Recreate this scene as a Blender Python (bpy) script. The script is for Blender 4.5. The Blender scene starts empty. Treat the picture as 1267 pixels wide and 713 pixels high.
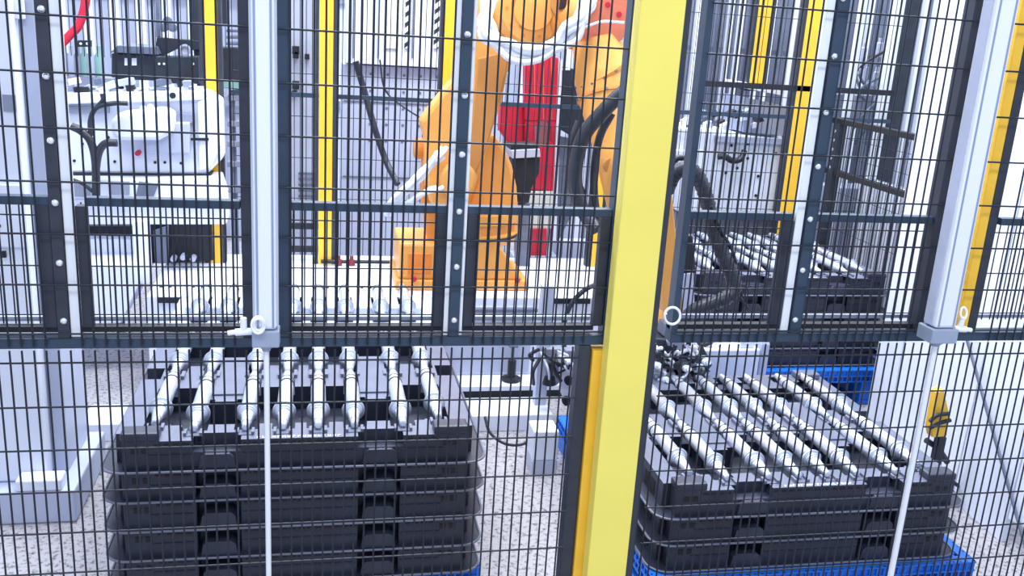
import bpy, math, random
from mathutils import Vector
random.seed(7)
sc = bpy.context.scene
col = sc.collection
R = math.radians

# ------------------------------------------------------------------ camera
FPX = 1168.03; YAW, PITCH, ROLL = .21, .274, .063
CAM = Vector((0, -2.0125, 1.70))
fw = Vector((math.sin(YAW)*math.cos(PITCH), math.cos(YAW)*math.cos(PITCH), -math.sin(PITCH)))
rt = Vector((math.cos(YAW), -math.sin(YAW), 0)); up = rt.cross(fw)
RT = math.cos(ROLL)*rt + math.sin(ROLL)*up
UP = -math.sin(ROLL)*rt + math.cos(ROLL)*up
cd = bpy.data.cameras.new('camera'); cam = bpy.data.objects.new('camera', cd); col.objects.link(cam)
cd.sensor_width = 36; cd.lens = 36*FPX/1267
cd.clip_start = .05; cd.clip_end = 100
from mathutils import Matrix
m = Matrix((RT, UP, -fw)).transposed().to_4x4(); m.translation = CAM
cam.matrix_world = m
sc.camera = cam

# ------------------------------------------------------------------ light
w = bpy.data.worlds.new('world'); sc.world = w; w.use_nodes = True
bg = w.node_tree.nodes['Background']
bg.inputs[0].default_value = (.68, .79, 1.0, 1); bg.inputs[1].default_value = .74
def area(name, loc, sx, sy, power, colr=(.90, .945, 1.0), tilt=(0, 0, 0)):
    l = bpy.data.lights.new(name, 'AREA'); l.shape = 'RECTANGLE'; l.size = sx; l.size_y = sy
    l.energy = power; l.color = colr
    o = bpy.data.objects.new(name, l); col.objects.link(o); o.location = loc; o.rotation_euler = tilt
    return o
area('ceiling_lamp', (-.6, 1.2, 4.6), 3.0, .9, 150)
area('ceiling_lamp', (2.2, 2.0, 4.6), 3.0, .9, 170)
area('ceiling_lamp', (.8, 4.6, 4.6), 6.0, 1.2, 260)
area('ceiling_lamp', (.4, -2.6, 4.4), 4.0, .9, 110)
sc.view_settings.view_transform = 'Standard'
sc.view_settings.look = 'None'
sc.view_settings.gamma = 1
sc.view_settings.exposure = .46

def at(px, py, Y):
    """a point of the photograph brought back to its own distance Y behind the fence"""
    d = fw + RT*((px-633.5)/FPX) - UP*((py-356.5)/FPX)
    return CAM + d*((Y-CAM.y)/d.y)

# ------------------------------------------------------------------ materials
def mat(name, c, rough=.5, metal=0., noise=0., scale=20., bump=0., bscale=60., spec=None, stretch=None):
    M = bpy.data.materials.new(name); M.use_nodes = True
    nt = M.node_tree; b = nt.nodes['Principled BSDF']
    b.inputs['Base Color'].default_value = (*c, 1); b.inputs['Roughness'].default_value = rough
    b.inputs['Metallic'].default_value = metal
    if spec is not None: b.inputs['Specular IOR Level'].default_value = spec
    tc = nt.nodes.new('ShaderNodeTexCoord'); mp = nt.nodes.new('ShaderNodeMapping')
    nt.links.new(tc.outputs['Object'], mp.inputs[0])
    if stretch: mp.inputs['Scale'].default_value = stretch
    n = nt.nodes.new('ShaderNodeTexNoise'); n.inputs['Scale'].default_value = scale; n.inputs['Detail'].default_value = 5
    nt.links.new(mp.outputs[0], n.inputs['Vector'])
    if noise:
        r = nt.nodes.new('ShaderNodeValToRGB')
        lo = [max(0, x*(1-noise)) for x in c]; hi = [min(1, x*(1+noise)) for x in c]
        r.color_ramp.elements[0].color = (*lo, 1); r.color_ramp.elements[1].color = (*hi, 1)
        r.color_ramp.elements[0].position = .3; r.color_ramp.elements[1].position = .7
        nt.links.new(n.outputs[0], r.inputs[0]); nt.links.new(r.outputs[0], b.inputs['Base Color'])
    if bump:
        n2 = nt.nodes.new('ShaderNodeTexNoise'); n2.inputs['Scale'].default_value = bscale
        nt.links.new(mp.outputs[0], n2.inputs['Vector'])
        bp = nt.nodes.new('ShaderNodeBump'); bp.inputs['Strength'].default_value = bump; bp.inputs['Distance'].default_value = .003
        nt.links.new(n2.outputs[0], bp.inputs['Height']); nt.links.new(bp.outputs[0], b.inputs['Normal'])
    return M
M = {
 'frame': mat('frame_paint', (.026, .050, .088), .42, noise=.15, scale=9),
 'frame_side': mat('frame_paint_brownish', (.026, .032, .050), .5, noise=.2),
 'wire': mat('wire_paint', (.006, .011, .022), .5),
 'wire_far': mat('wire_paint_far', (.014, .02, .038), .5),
 'alu': mat('aluminium', (.88, .91, .98), .35, .25, noise=.05, scale=6, stretch=(1, 1, .1)),
 'alu_shade': mat('aluminium_groove', (.30, .37, .55), .4, .4),
 'castcap': mat('cast_cap', (.34, .40, .52), .45, .3, noise=.1),
 'steel': mat("polished_steel", (.80, .85, .95), .34, .78),
 'yellow': mat('post_yellow', (.90, .76, .145), .45, noise=.04, scale=5),
 'yellow_deep': mat('post_yellow_deep', (.92, .53, .04), .45, noise=.05),
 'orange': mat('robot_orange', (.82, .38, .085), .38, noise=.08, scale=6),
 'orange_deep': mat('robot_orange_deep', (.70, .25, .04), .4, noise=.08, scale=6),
 'salmon': mat('salmon_plate', (.74, .20, .11), .45, noise=.08),
 'red': mat('red_paint', (.66, .015, .05), .45, noise=.12, scale=8),
 'cream': mat('cream_paint', (.75, .76, .68), .5, noise=.05),
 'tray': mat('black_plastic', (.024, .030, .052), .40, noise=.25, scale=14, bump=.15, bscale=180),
 'tray_lit_top': mat('black_plastic_lit_top', (.13, .142, .205), .38, noise=.10, scale=10, bump=.15, bscale=180),  # same black plastic with the light from above put into its colour
 'tray_dark': mat('black_plastic_slot', (.006, .006, .009), .6),
 'tray_rim': mat('black_plastic_rim', (.13, .145, .20), .32, noise=.25, scale=10),
 'blue': mat('blue_plastic', (.008, .15, .66), .40, noise=.12, scale=10),
 'blue_dark': mat('blue_plastic_inner', (.006, .055, .27), .5),
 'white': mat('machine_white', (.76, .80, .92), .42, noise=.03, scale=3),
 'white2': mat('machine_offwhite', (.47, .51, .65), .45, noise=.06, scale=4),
 'grey': mat('machine_grey', (.26, .285, .38), .5, noise=.08, scale=4),
 'mid': mat('steel_grey', (.16, .19, .26), .45, .3, noise=.15),
 'black': mat('matt_black', (.010, .012, .018), .5, noise=.3),
 'rubber': mat('black_hose', (.022, .027, .040), .38, noise=.3, bump=.4, bscale=90),
 'darkbox': mat('dark_box', (.022, .030, .046), .45, noise=.2),
 'whiteplastic': mat('white_plastic', (.88, .90, .95), .3),
 'green': mat('green_plastic', (.25, .45, .42), .5),
 'teal': mat('pale_teal', (.60, .80, .80), .4),
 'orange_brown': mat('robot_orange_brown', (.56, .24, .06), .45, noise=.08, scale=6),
 'orange_red': mat('robot_orange_red', (.82, .24, .04), .4, noise=.08),
 'maroon': mat('dark_red', (.20, .02, .03), .5),
 'cloth': mat('white_sleeve', (.82, .85, .94), .6, noise=.12, scale=25, bump=.6, bscale=40),
 'chrome': mat('bolt_chrome', (.9, .92, .96), .2, .8),
 'wall': mat('wall_white', (.50, .54, .66), .6, noise=.04, scale=2),
}
# floor: pale speckled concrete
def floor_mat():
    Mt = bpy.data.materials.new('speckled_concrete'); Mt.use_nodes = True; nt = Mt.node_tree; b = nt.nodes['Principled BSDF']
    tc = nt.nodes.new('ShaderNodeTexCoord')
    v = nt.nodes.new('ShaderNodeTexNoise'); v.inputs['Scale'].default_value = 55; v.inputs['Detail'].default_value = 6; v.inputs['Roughness'].default_value = .7
    n = nt.nodes.new('ShaderNodeTexNoise'); n.inputs['Scale'].default_value = 2.2; n.inputs['Detail'].default_value = 6
    nt.links.new(tc.outputs['Object'], v.inputs['Vector']); nt.links.new(tc.outputs['Object'], n.inputs['Vector'])
    r = nt.nodes.new('ShaderNodeValToRGB'); r.color_ramp.elements[0].position = .36; r.color_ramp.elements[1].position = .50
    r.color_ramp.elements[0].color = (.07, .065, .075, 1); r.color_ramp.elements[1].color = (.42, .41, .44, 1)
    r2 = nt.nodes.new('ShaderNodeValToRGB'); r2.color_ramp.elements[0].color = (.80, .78, .78, 1); r2.color_ramp.elements[1].color = (1, 1, 1, 1)
    mx = nt.nodes.new('ShaderNodeMix'); mx.data_type = 'RGBA'; mx.blend_type = 'MULTIPLY'; mx.inputs[0].default_value = 1
    nt.links.new(v.outputs[0], r.inputs[0]); nt.links.new(n.outputs[0], r2.inputs[0])
    nt.links.new(r.outputs[0], mx.inputs[6]); nt.links.new(r2.outputs[0], mx.inputs[7])
    nt.links.new(mx.outputs[2], b.inputs['Base Color']); b.inputs['Roughness'].default_value = .45
    return Mt
M['floor'] = floor_mat()
def stripe_mat():
    Mt = bpy.data.materials.new('hazard_tape'); Mt.use_nodes = True; nt = Mt.node_tree; b = nt.nodes['Principled BSDF']
    tc = nt.nodes.new('ShaderNodeTexCoord'); mp = nt.nodes.new('ShaderNodeMapping'); mp.inputs['Rotation'].default_value = (0, R(40), 0)
    wv = nt.nodes.new('ShaderNodeTexWave'); wv.inputs['Scale'].default_value = 7; wv.bands_direction = 'Z'
    r = nt.nodes.new('ShaderNodeValToRGB'); r.color_ramp.interpolation = 'CONSTANT'
    r.color_ramp.elements[0].color = (.02, .02, .03, 1); r.color_ramp.elements[1].color = (.8, .84, .8, 1); r.color_ramp.elements[1].position = .45
    nt.links.new(tc.outputs['Object'], mp.inputs[0]); nt.links.new(mp.outputs[0], wv.inputs[0]); nt.links.new(wv.outputs[1], r.inputs[0]); nt.links.new(r.outputs[0], b.inputs['Base Color'])
    return Mt
M['hazard'] = stripe_mat()

# ------------------------------------------------------------------ mesh builder
class MB:
    def __init__(s): s.v = []; s.f = []; s.sm = []
    def add(s, vs, fs, smooth=False):
        o = len(s.v); s.v += [tuple(p) for p in vs]; s.f += [tuple(i+o for i in f) for f in fs]; s.sm += [smooth]*len(fs)
        return s
    def box(s, x0, x1, y0, y1, z0, z1):
        return s.add([(x0,y0,z0),(x1,y0,z0),(x1,y1,z0),(x0,y1,z0),(x0,y0,z1),(x1,y0,z1),(x1,y1,z1),(x0,y1,z1)],
              [(0,3,2,1),(4,5,6,7),(0,1,5,4),(1,2,6,5),(2,3,7,6),(3,0,4,7)])
    def beam(s, p, q, wdt, hgt, upv=(0, 0, 1)):
        p = Vector(p); q = Vector(q); d = (q-p).normalized(); u = Vector(upv); sd = d.cross(u).normalized(); u = sd.cross(d)
        vs = []
        for c in (p, q):
            for a, b in ((-1,-1),(1,-1),(1,1),(-1,1)): vs.append(c + sd*(a*wdt/2) + u*(b*hgt/2))
        return s.add(vs, [(0,1,2,3),(7,6,5,4),(0,4,5,1),(1,5,6,2),(2,6,7,3),(3,7,4,0)])
    def tube(s, pts, r, n=8, cap=True, smooth=True):
        pts = [Vector(p) for p in pts]; rs = r if isinstance(r, (list, tuple)) else [r]*len(pts)
        d0 = (pts[1]-pts[0]).normalized(); ref = Vector((0,0,1)) if abs(d0.z) < .9 else Vector((1,0,0))
        a = d0.cross(ref).normalized(); vs = []; k = len(pts)
        for i, p in enumerate(pts):
            d = (pts[min(i+1,k-1)]-pts[max(i-1,0)]).normalized()
            a = (a - d*a.dot(d)).normalized(); b = d.cross(a)
            for j in range(n):
                t = 2*math.pi*(j+.5)/n; vs.append(p + (a*math.cos(t)+b*math.sin(t))*rs[i])
        fs = [(i*n+j, i*n+(j+1)%n, (i+1)*n+(j+1)%n, (i+1)*n+j) for i in range(k-1) for j in range(n)]
        s.add(vs, fs, smooth)
        if cap: s.add(vs[:n], [tuple(range(n-1,-1,-1))]); s.add(vs[-n:], [tuple(range(n))])
        return s
    def lathe(s, o, d, prof, n=16):          # prof: (distance along d, radius)
        o = Vector(o); d = Vector(d).normalized(); ref = Vector((0,0,1)) if abs(d.z) < .9 else Vector((1,0,0))
        a = d.cross(ref).normalized(); b = d.cross(a); vs = []
        for t, r in prof:
            for j in range(n):
                q = 2*math.pi*j/n; vs.append(o + d*t + (a*math.cos(q)+b*math.sin(q))*r)
        k = len(prof); i = 0
        def steep(i): return abs(prof[i+1][1]-prof[i][1]) > .7*abs(prof[i+1][0]-prof[i][0])
        while i < k-1:
            e = i+1
            while e < k-1 and steep(e) == steep(i) and not steep(i): e += 1
            s.add(vs[i*n:(e+1)*n], [(q*n+j, q*n+(j+1)%n, (q+1)*n+(j+1)%n, (q+1)*n+j) for q in range(e-i) for j in range(n)], True)
            i = e
        s.add(vs[:n], [tuple(range(n-1,-1,-1))]); s.add(vs[-n:], [tuple(range(n))])
        return s
    def prism(s, pts, vec):                  # closed outline of 3D points pushed along vec
        pts = [Vector(p) for p in pts]; vec = Vector(vec); n = len(pts)
        vs = pts + [p+vec for p in pts]
        fs = [tuple(range(n)), tuple(range(2*n-1, n-1, -1))] + [(i, i+n, (i+1)%n+n, (i+1)%n) for i in range(n)]
        return s.add(vs, fs)
    def build(s, name, m, parent=None, bevel=0, loc=None):
        me = bpy.data.meshes.new(name); me.from_pydata(s.v, [], s.f)
        me.polygons.foreach_set('use_smooth', s.sm); me.materials.append(m); me.update()
        o = bpy.data.objects.new(name, me); col.objects.link(o)
        if loc: o.location = loc
        if parent: o.parent = parent
        if bevel:
            b = o.modifiers.new('bevel', 'BEVEL'); b.width = bevel; b.segments = 2; b.limit_method = 'ANGLE'
        return o
def spline(pts, n=8):
    pts = [Vector(p) for p in pts]; P = [pts[0]*2-pts[1]] + pts + [pts[-1]*2-pts[-2]]; out = []
    for i in range(1, len(P)-2):
        for k in range(n):
            t = k/n; a, b, c, d = P[i-1:i+3]
            out.append(.5*((2*b)+(c-a)*t+(2*a-5*b+4*c-d)*t*t+(3*b-a-3*c+d)*t**3))
    return out + [pts[-1]]
def tag(o, label=None, cat=None, group=None, kind=None):
    if label: o['label'] = label
    if cat: o['category'] = cat
    if group: o['group'] = group
    if kind: o['kind'] = kind
    return o
def thing(name, label, cat, loc=(0,0,0), group=None):
    o = bpy.data.objects.new(name, None); col.objects.link(o); o.location = loc; o.empty_display_size = .1
    return tag(o, label, cat, group)
def copy_tree(o, parent=None):
    c = o.copy(); col.objects.link(c); c.parent = parent
    for ch in list(o.children): copy_tree(ch, c)
    return c
def wbox(*a): return MB().box(*a)
ORD = ['first','second','third','fourth','fifth','sixth','seventh','eighth']

# ================================================================== setting
fl = wbox(-4, 7, -4, 9, -.05, 0).build('floor', M['floor']); tag(fl, 'pale speckled concrete factory floor', kind='structure')
wb = thing('wall_back', 'white ribbed wall at the back of the hall', None); wb['kind'] = 'structure'
wbox(-4, 7, 5.2, 5.3, 0, 4.2).build('wall_panel', M['wall'], wb)
x = -2.4; rib = None
while x < 6:
    if rib is None: rib = wbox(-.03, .03, 5.12, 5.2, 0, 4.2).build('wall_rib', M['white'], wb); rib.location.x = x
    else: c = rib.copy(); col.objects.link(c); c.location.x = x
    x += .17
rl = MB()
for z in (1.02, 1.75): rl.box(-4, 7, 5.08, 5.119, z, z+.05)
rl.build('wall_rail', M['grey'], wb)
# side wall left
wl = tag(wbox(-3.6, -3.5, -.5, 5.2, 0, 4.2).build('wall_left', M['wall']), 'white wall far to the left', kind='structure')

# ================================================================== front guard
PIT = .0237
def wire_panel(mb, x0, x1, z0, z1, zs, y=0., r=.0023, pitch=PIT, x_first=None, gaps=()):
    x = x0 if x_first is None else x_first
    while x < x1:
        if not any(a < x < b for a, b in gaps):
            mb.tube([(x, y, z0), (x, y, z1)], r, 5, cap=False)
        x += pitch
    for z in zs: mb.tube([(x0, y-.003, z), (x1, y-.003, z)], r, 5, cap=False)
def bolt(parent, x, z, y=-.006):
    b = MB().lathe((0,0,0), (0,-1,0), [(0,.0072),(.002,.0072),(.004,.0055),(.0055,.003),(.0056,.001)], 12).build('bolt', M['chrome'], parent)
    b.location = (x, y, z)
    return b
# wire heights (upper panels) measured on the picture
ZU = [1.66-.1069*k for k in range(-5, 6)] + [1.019]
ZI = [1.262, 1.155, 1.048]
# --- left lifting gate
lg = thing('lift_gate', 'dark blue-grey framed mesh lifting gate, left of the yellow post', 'gate', (-.15, 0, 1.0))
def lp(mb, name, m, par, bev=0):             # world-coordinate part under a moved empty
    o = mb.build(name, m, par, bev); o.location = -par.location; return o
T = 2.25
lp(wbox(-1.25, .685, 0, .04, .983, 1.006), 'bottom_rail', M['frame'], lg, .002)
lp(wbox(-1.25, .632, .012, .034, 1.016, 1.028), 'sill_strip', M['black'], lg)
lp(wbox(-1.25, .632, .045, .058, 1.030, 1.040), 'sill_strip', M['white2'], lg)
for x0, x1 in ((-1.25, -.5335), (-.467, -.162), (-.061, .274), (.321, .652)):
    lp(wbox(x0, x1, .006, .03, 1.288, 1.306), 'middle_rail', M['frame'], lg, .0015)
for x0, x1 in ((-1.25, -.5335), (-.467, -.162), (-.061, .274), (.321, .652)):
    lp(wbox(x0, x1, .006, .03, T-.03, T), 'top_rail', M['frame'], lg)
for n_, x0, x1, z1, mm in (('stile', -.5335, -.511, T, 'frame_side'), ('stile', -.160, -.136, T, 'frame_side'), ('stile', -.088, -.061, T, 'frame'),
                      ('stile', .289, .312, T, 'frame'), ('stile', .652, .687, T, 'frame')):
    lp(wbox(x0, x1, 0, .04, 1.006, z1), n_, M[mm], lg, .0015)
for x0, x1 in ((-.56, -.5345), (-.486, -.465), (.253, .274), (.322, .343), (.628, .651)):
    lp(wbox(x0, x1, .006, .03, 1.028, 1.288), 'inner_stile', M['frame_side'], lg, .0015)
for x0, x1 in ((-.510, -.490), (.2755, .2885), (.3125, .3205)):
    lp(wbox(x0, x1, .008, .03, 1.006, T), 'slide_strip', M['alu'], lg, .002)
for x in (-.52, .3):
    for k in range(-4, 6): bolt(lg, x+.15, 1.67-.125*k-1.0, -.0005)
for z in (1.607, 1.1, 2.0): bolt(lg, .670+.15, z-1.0, -.0005)
mb = MB(); wire_panel(mb, -1.25, .65, .99, T, ZU, -.006, x_first=-.58-.0237*26, gaps=((-.535,-.488),(-.162,-.06),(.274,.322),(.628,.7)))
tag(lp(mb, 'wire_mesh', M['wire'], lg), kind='stuff')
mb = MB(); wire_panel(mb, -1.25, .63, 1.028, 1.29, ZI, .036, .0017, x_first=-1.239)
tag(lp(mb, 'inner_mesh', M['wire'], lg), kind='stuff')
# --- right lifting gate
rg = thing('lift_gate', 'dark blue-grey framed mesh lifting gate, right of the yellow post', 'gate', (1.2, 0, 1.0))
lp(wbox(.822, 2.34, 0, .04, .987, 1.010), 'bottom_rail', M['frame'], rg, .002)
lp(wbox(.822, 1.58, .012, .034, 1.018, 1.030), 'sill_strip', M['black'], rg)
lp(wbox(.822, 2.34, .052, .062, 1.032, 1.042), 'sill_strip', M['white2'], rg)
for x0, x1 in ((.838, 1.1), (1.159, 1.469), (1.66, 2.34)):
    lp(wbox(x0, x1, .006, .03, 1.288, 1.306), 'middle_rail', M['frame'], rg, .0015)
for x0, x1, mm in ((.822, .838, 'frame'), (1.130, 1.158, 'frame'), (1.470, 1.528, 'frame_side')):
    lp(wbox(x0, x1, 0, .04, 1.010, T), 'stile', M[mm], rg, .0015)
lp(wbox(1.078, 1.104, .006, .03, 1.03, 1.288), 'inner_stile', M['frame_side'], rg, .0015)
lp(wbox(1.106, 1.127, .008, .03, 1.010, T), 'slide_strip', M['alu'], rg, .002)
for x0, x1 in ((.838, 1.1), (1.159, 1.469), (1.66, 2.34)): lp(wbox(x0, x1, .006, .03, T-.03, T), 'top_rail', M['frame'], rg)
for k in range(-4, 6): bolt(rg, 1.134-1.2+.004, 1.67-.125*k-1.0, -.0005)
mb = MB(); wire_panel(mb, .83, 2.34, .99, T, ZU, -.006, x_first=.853, gaps=((1.1,1.16),(1.468,1.53),(1.583,1.66)))
tag(lp(mb, 'wire_mesh', M['wire'], rg), kind='stuff')
mb = MB(); wire_panel(mb, .84, 2.34, 1.03, 1.29, ZI, .046, .0017, x_first=.862)
tag(lp(mb, 'inner_mesh', M['wire'], rg), kind='stuff')
# --- lower fixed mesh
ZL = [.955-.1*k for k in range(0, 10)]
lo = thing('lower_mesh_fence', 'fixed lower wire mesh panel under the left gate, in front of the tray stack', 'fence', (-.3, 0, 0))
mb = MB(); wire_panel(mb, -1.25, .60, .02, .9815, ZL, -.006, .0023, x_first=-.58-.0237*26)
tag(lp(mb, 'wire_mesh', M['wire'], lo), kind='stuff')
lp(wbox(.598, .628, 0, .04, 0, .982), 'post', M['frame_side'], lo, .002)
lp(wbox(-1.25, .598, .0, .03, 0, .03), 'foot_rail', M['frame'], lo)
ro = thing('lower_mesh_fence', 'fixed lower wire mesh panel under the right gate, before the blue pallet', 'fence', (1.7, 0, 0))
mb = MB(); wire_panel(mb, .80, 2.34, .02, .985, ZL, -.006, .0023, x_first=.806)
tag(lp(mb, 'wire_mesh', M['wire'], ro), kind='stuff')
lp(wbox(.80, 2.34, .0, .03, 0, .03), 'foot_rail', M['frame'], ro)
lp(wbox(.772, .790, 0, .04, 0, .986), 'post', M['frame_side'], ro, .002)
# --- yellow posts
yp = thing('fence_post', 'thick pale yellow square post in the foreground, between the two gates', 'post', (.702, 0, 0))
wbox(-.050, .050, -.055, -.010, 0, 2.4).build('post_tube', M['yellow'], yp, .003)
wbox(-.071, .052, -.008, .045, .0, .972).build('post_shaded_side', M['yellow_deep'], yp, .002)  # left side of the post, shade painted in as deeper yellow
wbox(.0505, .066, -.045, -.012, 0, 2.4).build('side_channel', M['frame_side'], yp)
wbox(-.066, .064, -.09, -.009, 0, .012).build('base_plate', M['yellow'], yp, .002)
yp2 = thing('fence_post', 'yellow post on the gate rail, half hidden by the right pneumatic cylinder', 'post', (1.632, .02, 1.0102))
wbox(-.030, -.003, -.0075, .019, .0, 1.25).build('post_tube', M['yellow_deep'], yp2, .003)  # yellow post standing in shade, the shade put into its deeper colour
wbox(-.0025, .022, -.0075, .019, .0, 1.25).build('side_channel', M['frame_side'], yp2, .002)
# --- pneumatic cylinders
def cylinder(label, x, zcap, wd):
    t = thing('pneumatic_cylinder', label, 'cylinder', (x, -.062, 0), 'lifting cylinders of the gates')
    h = wd/2
    wbox(-h*.92, h*.92, -h*.8, h*.8, zcap+.02, 2.5).build('barrel', M['alu'], t, .008)
    for sx in (-1, 1):
        wbox(sx*h*.62-.0022, sx*h*.62+.0022, -h*.8-.0012, -h*.8, zcap+.025, 2.48).build('groove', M['alu_shade'], t)
        wbox(sx*h*.92-(.0 if sx > 0 else .003), sx*h*.92+(.003 if sx > 0 else 0), -h*.5, h*.5, zcap+.025, 2.48).build('edge_rib', M['white2'], t, .001)
    wbox(-h*1.12, h*1.12, -h*.95, h*.95, zcap-.018, zcap+.019).build('end_cap', M['castcap'], t, .003)
    MB().lathe((0,0,zcap-.018), (0,0,-1), [(0,h*.52),(.006,h*.52),(.010,h*.36),(.014,h*.34)], 20).build('rod_gland', M['castcap'], t)
    MB().lathe((0,0,zcap-.030), (0,0,-1), [(0,h*.24),(zcap-.031,h*.24)], 16).build('piston_rod', M['alu'], t)
    return t
c1 = cylinder('silver pneumatic cylinder with its thin rod, over the left tray stack', -.108, 1.030, .050)
c2 = cylinder('silver pneumatic cylinder with its thin rod, at the right edge of the photo', 1.488, 1.030, .064)
def fitting(c, sx, h):
    f = MB().tube([(sx*h, -.01, 1.045), (sx*(h+.035), -.01, 1.043)], .008, 10).tube([(sx*(h+.018), -.01, 1.043), (sx*(h+.018), -.012, 1.075)], .007, 10)\
        .tube([(sx*(h+.035), -.01, 1.043), (sx*(h+.050), -.01, 1.041)], .0055, 8)
    return f.build('elbow_fitting', M['whiteplastic'], c)
fitting(c1, -1, .027); fitting(c2, 1, .034)
def ring(mb, c, r, rr, ax=0, squash=1.):
    pts = [(c[0]+math.cos(a)*r*squash, c[1]+math.sin(a)*.004*ax, c[2]+math.sin(a)*r) for a in [2*math.pi*i/20 for i in range(21)]]
    mb.tube(pts, rr, 6, cap=False)
mb = MB(); ring(mb, (-.014, -.032, 1.066), .017, .0032, 1, .75); ring(mb, (-.013, -.036, 1.068), .014, .003, -1, .7)
mb.build('air_tube', M['whiteplastic'], c1)
mb = MB(); ring(mb, (.052, -.012, 1.085), .014, .0032, 1, .6); mb.build('air_tube', M['whiteplastic'], c2)
ar = MB(); p = at(832, 391, -.02); ring(ar, p, .0195, .0032, 1)
tag(ar.build('air_tube_loop', M['whiteplastic']), 'small white ring of air tube just right of the yellow post', 'tube')

# ================================================================== trays and shafts
HW, DEP, HT = .465, .92, .086
SX = [-.390, -.284, -.148, -.048, .048, .148, .284, .390]
def tray_parts(top):
    t = thing('parts_tray', 'tray', 'tray')
    b = MB()
    if top:
        nx, ny = 124, 118; xs = [-.485 + .97*i/nx for i in range(nx+1)]; ys = [DEP*j/ny for j in range(ny+1)]
        def h(x, y):
            a = abs(x)
            if y < .055 and a > HW: return None
            if y < .046 and .158 < a < .278: return .052 if (y < .036 or .166 < a < .270) else HT
            if a > .432 and .455 < y < .545: return .025
            ra = .425 - (.05*max(0, (.20-y)/.08)**2 if y < .2 else 0)
            inA = .100 < y < .375 and a < ra
            if inA:
                if .165 < a < .268 and y > .265 + (.0 if .185 < a < .248 else .015): return HT
                return .012
            if .565 < y < .84 and a < .425:
                if .165 < a < .268 and (y < .64): return HT
                if .165 < a < .268 and (y > .78): return HT
                return .012
            for k, s in enumerate(SX):
                off = .042 if k in (0, 7) else 0
                d = abs(x-s)
                if d < .034 and .060+off < y < .13+off: return .030
                if d < .017 and .03+off < y <= .055+off: return .060
                if d < .021 and .34 < y < .61: return .058
                if d < .032 and .51 < y < .60: return .030
                if d < .026 and .82 <= y < .90: return .058
            return HT
        H = [[h((xs[i]+xs[i+1])/2, (ys[j]+ys[j+1])/2) for j in range(ny)] for i in range(nx)]
        for i in range(nx):
            for j in range(ny):
                z = H[i][j]
                if z is None: continue
                b.add([(xs[i],ys[j],z),(xs[i+1],ys[j],z),(xs[i+1],ys[j+1],z),(xs[i],ys[j+1],z)], [(0,1,2,3)])
                for di, dj, p, q in ((1,0,(xs[i+1],ys[j]),(xs[i+1],ys[j+1])), (-1,0,(xs[i],ys[j+1]),(xs[i],ys[j])), (0,1,(xs[i+1],ys[j+1]),(xs[i],ys[j+1])), (0,-1,(xs[i],ys[j]),(xs[i+1],ys[j]))):
                    I, J = i+di, j+dj
                    zn = H[I][J] if 0 <= I < nx and 0 <= J < ny else None
                    zn = 0.0 if zn is None else zn
                    if zn < z-1e-6: b.add([(*p,zn),(*q,zn),(*q,z),(*p,z)], [(0,1,2,3)])
        # deck as its own upper skin, overhead light painted in as a lighter tone
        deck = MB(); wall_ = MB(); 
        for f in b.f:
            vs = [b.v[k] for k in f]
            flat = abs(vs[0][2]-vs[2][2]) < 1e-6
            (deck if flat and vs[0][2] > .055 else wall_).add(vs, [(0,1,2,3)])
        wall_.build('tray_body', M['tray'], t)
        deck.build('deck', M['tray_lit_top'], t)
        for sx in (-1, 1):
            for y0 in (.0, DEP-.06):
                x0, x1 = sorted((sx*(HW-.098), sx*HW))
                wbox(x0, x1, y0-.001, y0+.055, HT-.001, HT+.024).build('corner_block', M['tray_lit_top'] if y0 > .5 else M['tray'], t, .006)
        c0 = None
        for k, sx_ in enumerate(SX):
            off = .042 if k in (0, 7) else 0
            if c0 is None:
                c0 = MB().prism([(-.0245,0,HT),(.0245,0,HT),(.0245,0,HT+.010),(.017,0,HT+.010),(.017,0,HT+.002),(-.017,0,HT+.002),(-.017,0,HT+.010),(-.0245,0,HT+.010)], (0,.030,0)).build('shaft_cradle', M['tray_lit_top'], t)
            else: c0 = c0.copy(); col.objects.link(c0)
            c0.location = (sx_, .026+off, 0)
        c1_ = None
        for sx_ in SX:
            if c1_ is None: c1_ = MB().prism([(-.030,0,HT),(.030,0,HT),(.030,0,HT+.012),(.020,0,HT+.012),(.020,0,HT+.0005),(-.020,0,HT+.0005),(-.020,0,HT+.012),(-.030,0,HT+.012)], (0,.045,0)).build('shaft_cradle', M['tray_lit_top'], t)
            else: c1_ = c1_.copy(); col.objects.link(c1_)
            c1_.location = (sx_, .445, 0)
        mk = MB(); rr = random.Random(2)
        for k in range(17):
            xx = -.115+k*.0135
            mk.box(xx, xx+.003, .004, .014, HT, HT+.0015); mk.box(xx+.003, xx+.008, *((.004,.007) if rr.random() < .5 else (.011,.014)), HT, HT+.0015)
            if rr.random() < .5: mk.box(xx+.006, xx+.009, .004, .014, HT, HT+.0015)
        tag(mk.build('moulded_mark', M['white'], t), kind='stuff')
        for sx in (-1, 1):                                           # raised pads between the shafts
            wbox(-.045, .045, .31, .585, HT+.0002, HT+.006).build('spacer_pad', M['tray_lit_top'], t, .002).location = (sx*.217, 0, 0)
    else:
        b.box(-HW, -.276, 0, .05, 0, HT); b.box(-.16, .16, 0, .05, 0, HT); b.box(.276, HW, 0, .05, 0, HT)
        b.box(-.277, -.159, .042, .052, 0, HT); b.box(.159, .277, .042, .052, 0, HT)
        b.box(-.485, .485, .055, DEP, 0, HT)
        b.build('tray_body', M['tray'], t, .003)
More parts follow.
